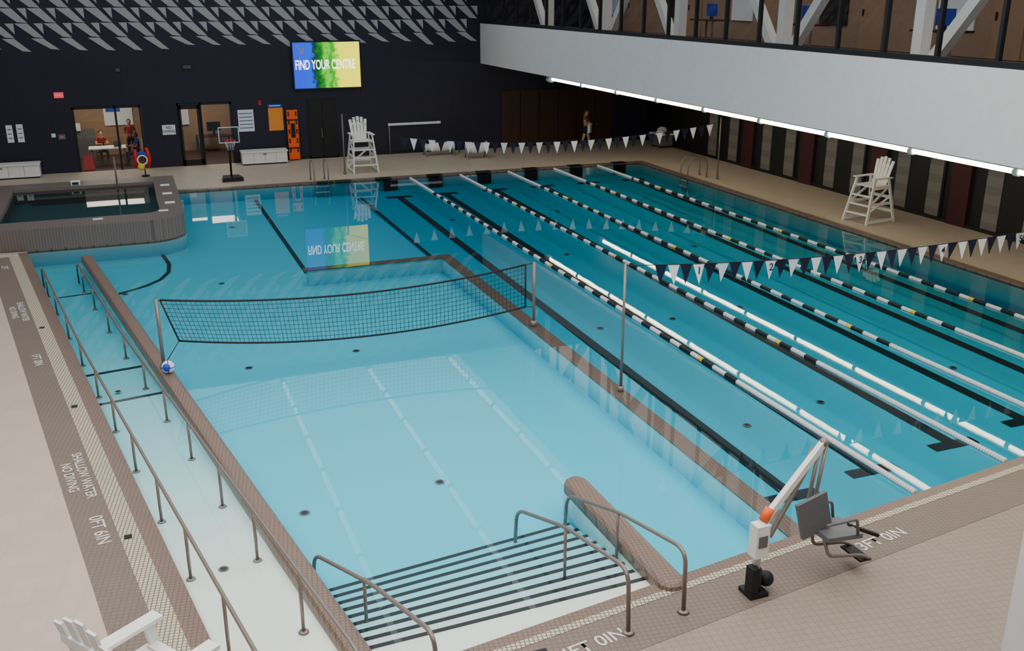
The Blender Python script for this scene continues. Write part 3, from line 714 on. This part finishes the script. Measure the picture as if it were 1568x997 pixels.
# ------------------------------------------------------------------ people
def human(name,J,mats,loc,rz,hair=(40,28,22),hairlong=False):
    skin=mats['skin']
    R=dict(pel=.135,waist=.12,chest=.145,neck0=.075,neck=.052,headb=.06,shL=.065,shR=.065,elL=.042,elR=.042,wrL=.028,wrR=.028,hiL=.09,hiR=.09,knL=.06,knR=.06,anL=.04,anR=.04,toL=.035,toR=.035,haL=.03,haR=.03)
    E=[('pel','waist'),('waist','chest'),('chest','neck0'),('neck0','neck'),('neck','headb'),('neck0','shL'),('neck0','shR'),('shL','elL'),('elL','wrL'),('shR','elR'),('elR','wrR'),('wrL','haL'),('wrR','haR'),('pel','hiL'),('pel','hiR'),('hiL','knL'),('knL','anL'),('anL','toL'),('hiR','knR'),('knR','anR'),('anR','toR')]
    names=list(R); co=[Vector(J[n]) for n in names]; rad=[R[n] for n in names]; ed=[(names.index(a),names.index(b)) for a,b in E]
    for s_ in 'LR':
        hb=Vector(J['ha'+s_]); w_=Vector(J['wr'+s_]); d=(hb-w_).normalized(); sd=d.cross(Vector((0,1,0)));
        if sd.length<.2: sd=d.cross(Vector((1,0,0)))
        sd.normalize(); pn=d.cross(sd).normalized()
        hi=names.index('ha'+s_)
        for k,ln in enumerate((.075,.085,.08,.065)):
            a=hb+sd*(k-1.5)*.021+d*.035; c=a+d*ln*.55; e=c+(d*.7+pn*.7)*ln*.45
            i0=len(co); co+= [a,c,e]; rad+=[.0095,.009,.008]; ed+=[(hi,i0),(i0,i0+1),(i0+1,i0+2)]
        a=hb-sd*.035-d*.01; c=a+(d*.7-sd*.6)*.04; i0=len(co); co+=[a,c]; rad+=[.011,.009]; ed+=[(hi,i0),(i0,i0+1)]
    me=D.meshes.new(name+'_sk'); me.from_pydata(co,ed,[])
    o=D.objects.new(name+'_sk',me); COL.objects.link(o)
    md=o.modifiers.new('Skin','SKIN'); md.use_smooth_shade=True
    for i,v in enumerate(me.skin_vertices[0].data): v.radius=(rad[i],rad[i]*(.75 if i<3 else 1)); v.use_root=(i==0)
    sb=o.modifiers.new('Sub','SUBSURF'); sb.levels=2; sb.render_levels=2
    bpy.context.view_layer.update()
    nm=D.meshes.new_from_object(o.evaluated_get(bpy.context.evaluated_depsgraph_get())); D.objects.remove(o)
    nm.name=name; nm.materials.clear()
    order=['skin','top','bottom','shoe']
    for k in order: nm.materials.append(mats[k])
    seg=[]
    for a,b_ in E:
        k='skin'
        if a in('pel','waist','chest') and b_ in('waist','chest','neck0'): k='top'
        if 'sh' in b_: k='top'
        if a in('shL','shR'): k='sleeve'
        if a=='pel' and b_[:2]=='hi': k='bottom'
        if a[:2]=='hi': k='thigh'
        if a[:2]=='kn': k='shin'
        if a[:2]=='an': k='shoe'
        seg.append((Vector(J[a]),Vector(J[b_]),k))
    for p in nm.polygons:
        c=p.center; best=None
        for a,b_,k in seg:
            ab=b_-a; t=max(0,min(1,(c-a).dot(ab)/ab.length_squared)); d=(c-a-ab*t).length
            if best is None or d<best[0]: best=(d,k,t)
        k=best[1]
        if k=='sleeve': k='top' if best[2]<mats.get('sleeve',.6) else 'skin'
        if k=='thigh': k='bottom' if best[2]<mats.get('short',.8) else 'skin'
        if k=='shin': k='bottom' if mats.get('long') and best[2]<.95 else 'skin'
        p.material_index=order.index(k); p.use_smooth=True
    root=D.objects.new(name,None); COL.objects.link(root); root.location=loc; root.rotation_euler=(0,0,rz)
    bo=D.objects.new('body',nm); COL.objects.link(bo); bo.parent=root
    hc=Vector(J['headb'])+Vector((0,-.015,.07)); q=B(); hm=mat('hair_%d_%d'%(hair[0],hair[1]),hair,.7)
    q.sphere(hc,.1,skin,12,(.78,.95,1.18)); q.sphere(hc+Vector((0,-.07,-.065)),.04,skin,8,(1,.8,.8))
    q.sphere(hc+Vector((0,-.1,-.01)),.016,skin,6,(.8,1,1.4))
    for sx in (-1,1):
        q.sphere(hc+Vector((sx*.03,-.084,.015)),.011,M_paper,6); q.sphere(hc+Vector((sx*.03,-.093,.015)),.006,M_dark,5); q.sphere(hc+Vector((sx*.08,0,0)),.02,skin,6,(.4,.8,1.3))
        q.beam(hc+Vector((sx*.018,-.092,.036)),hc+Vector((sx*.045,-.084,.036)),.006,.005,hm)
    q.beam(hc+Vector((-.022,-.098,-.048)),hc+Vector((.022,-.098,-.048)),.008,.007,M_red)
    q.sphere(hc+Vector((0,.022,.03)),.105,hm,12,(.84,.95,1.05))
    if hairlong: q.tube([hc+Vector((0,.06,.04)),hc+Vector((0,.1,-.06)),hc+Vector((0,.09,-.2)),hc+Vector((0,.08,-.28))],[.07,.07,.055,.02],hm,10)
    q.obj('head',parent=root,fix=True)
    return root
def stand(step=0,arm=0):
    J=dict(pel=(0,0,.95),waist=(0,.0,1.10),chest=(0,0,1.28),neck0=(0,.01,1.42),neck=(0,.0,1.49),headb=(0,-.01,1.55),
      shL=(.17,0,1.40),shR=(-.17,0,1.40),elL=(.23,.04-arm,1.12),elR=(-.23,.04+arm,1.12),wrL=(.22,-.06-arm,.88),wrR=(-.22,-.04+arm,.88),haL=(.22,-.09-arm,.81),haR=(-.22,-.07+arm,.81),
      hiL=(.09,-.01,.88),hiR=(-.09,-.01,.88),knL=(.1,-.04-step*.6,.49),knR=(-.1,-.02+step*.35,.49),anL=(.1,.0-step,.09),anR=(-.1,.02+step,.12),toL=(.11,-.14-step,.035),toR=(-.11,-.11+step,.035))
    return J
def sit():
    J=dict(pel=(0,.0,.55),waist=(0,-.02,.70),chest=(0,-.03,.88),neck0=(0,-.02,1.02),neck=(0,-.04,1.09),headb=(0,-.06,1.15),
      shL=(.17,-.02,1.0),shR=(-.17,-.02,1.0),elL=(.24,-.12,.77),elR=(-.24,-.12,.77),wrL=(.12,-.34,.80),wrR=(-.12,-.34,.80),haL=(.09,-.40,.81),haR=(-.09,-.40,.81),
      hiL=(.1,-.05,.52),hiR=(-.1,-.05,.52),knL=(.13,-.46,.51),knR=(-.13,-.46,.51),anL=(.13,-.44,.09),anR=(-.13,-.44,.09),toL=(.14,-.58,.035),toR=(-.14,-.58,.035))
    return J
sk1=mat('skin_light',(205,160,130),.6); sk2=mat('skin_medium',(150,105,80),.6)
J=stand(.17,.1); J['elR']=(-.22,-.02,1.14); J['wrR']=(-.15,-.2,1.12); J['haR']=(-.12,-.26,1.12)
p=human('person_walking',J,dict(skin=sk1,top=mat('shirt_rust',(165,82,50),.8),bottom=mat('shorts_dark',(40,34,36),.8),shoe=M_paper,sleeve=.4,short=.55),(20.1,42.2,0),math.radians(50),(90,55,30),True)
q=B(); q.box((-.30,-.30,.72),(-.02,-.18,1.10),M_paper); q.tube(smooth_path([(-.26,-.24,1.08),(-.2,-.25,1.25),(-.08,-.25,1.08)],.05),.015,M_paper,6); q.obj('tote_bag',parent=p)
def chair(x,y,rz):
    q=B(); q.box((-.22,-.22,.41),(.22,.22,.45),M_grey); q.box((-.21,.2,.55),(.21,.23,.88),M_grey)
    for sx in (-.2,.2):
        q.tube([(sx,-.2,0),(sx,-.2,.42)],.013,M_steel,6); q.tube([(sx,.2,0),(sx,.21,.85)],.013,M_steel,6)
    q.obj('office_chair',(x,y,0),rz)
human('person_seated',sit(),dict(skin=sk2,top=mat('shirt_blue',(30,50,130),.8),bottom=mat('trousers_navy',(25,28,45),.8),shoe=M_dark,sleeve=.5,short=1.1,long=True),(.35,44.75,0),math.radians(-80),(25,18,16)); chair(.38,44.75,math.radians(-80))
human('person_seated',sit(),dict(skin=sk1,top=mat('shirt_red',(150,40,38),.8),bottom=MATS['trousers_navy'],shoe=M_dark,sleeve=.5,short=1.1,long=True),(-1.1,46.1,0),math.radians(10),(40,28,20)); chair(-1.1,46.15,math.radians(10))
human('person_standing',stand(0,0),dict(skin=sk2,top=mat('shirt_maroon',(110,35,40),.8),bottom=MATS['trousers_navy'],shoe=M_dark,sleeve=.5,short=1.1,long=True),(.1,46.3,0),math.radians(0),(20,15,14))

# ------------------------------------------------------------------ lights
def area(name,loc,sx,sy,e,c=(1,1,1),rot=(0,0,0)):
    l=D.lights.new(name,'AREA'); l.shape='RECTANGLE'; l.size=sx; l.size_y=sy; l.energy=e; l.color=c
    o=D.objects.new(name,l); COL.objects.link(o); o.location=loc; o.rotation_euler=rot; return o
area('overhead_fill_light',(1.5,30,9.4),24,24,1700,(.97,.99,1))  # soft fill panel added out of view for general brightness, no real fitting
area('overhead_fill_light',(3,9,9.4),22,18,3800,(1,.98,.95))  # stronger fill panel added over the near half, also unseen
area('gallery_area_light',(18.5,24,9.3),3,34,420,(1,.93,.86))
area('office_area_light',(-.9,45.8,2.85),2.5,2,85,(1,.9,.75)); area('office_area_light',(3.3,45.8,2.85),2,2,75,(1,.9,.75))
wd=D.worlds.new('World'); SC.world=wd; wd.use_nodes=True; wd.node_tree.nodes['Background'].inputs[0].default_value=(.05,.055,.065,1); wd.node_tree.nodes['Background'].inputs[1].default_value=.5

# ------------------------------------------------------------------ camera
cam=D.cameras.new('camera'); co=D.objects.new('camera',cam); COL.objects.link(co)
cam.sensor_width=36; cam.lens=36*1500/1568; cam.clip_end=200
co.location=(0,0,7); co.rotation_euler=(math.pi/2-math.atan(512/1500),0,-math.atan(616/1585))
SC.camera=co
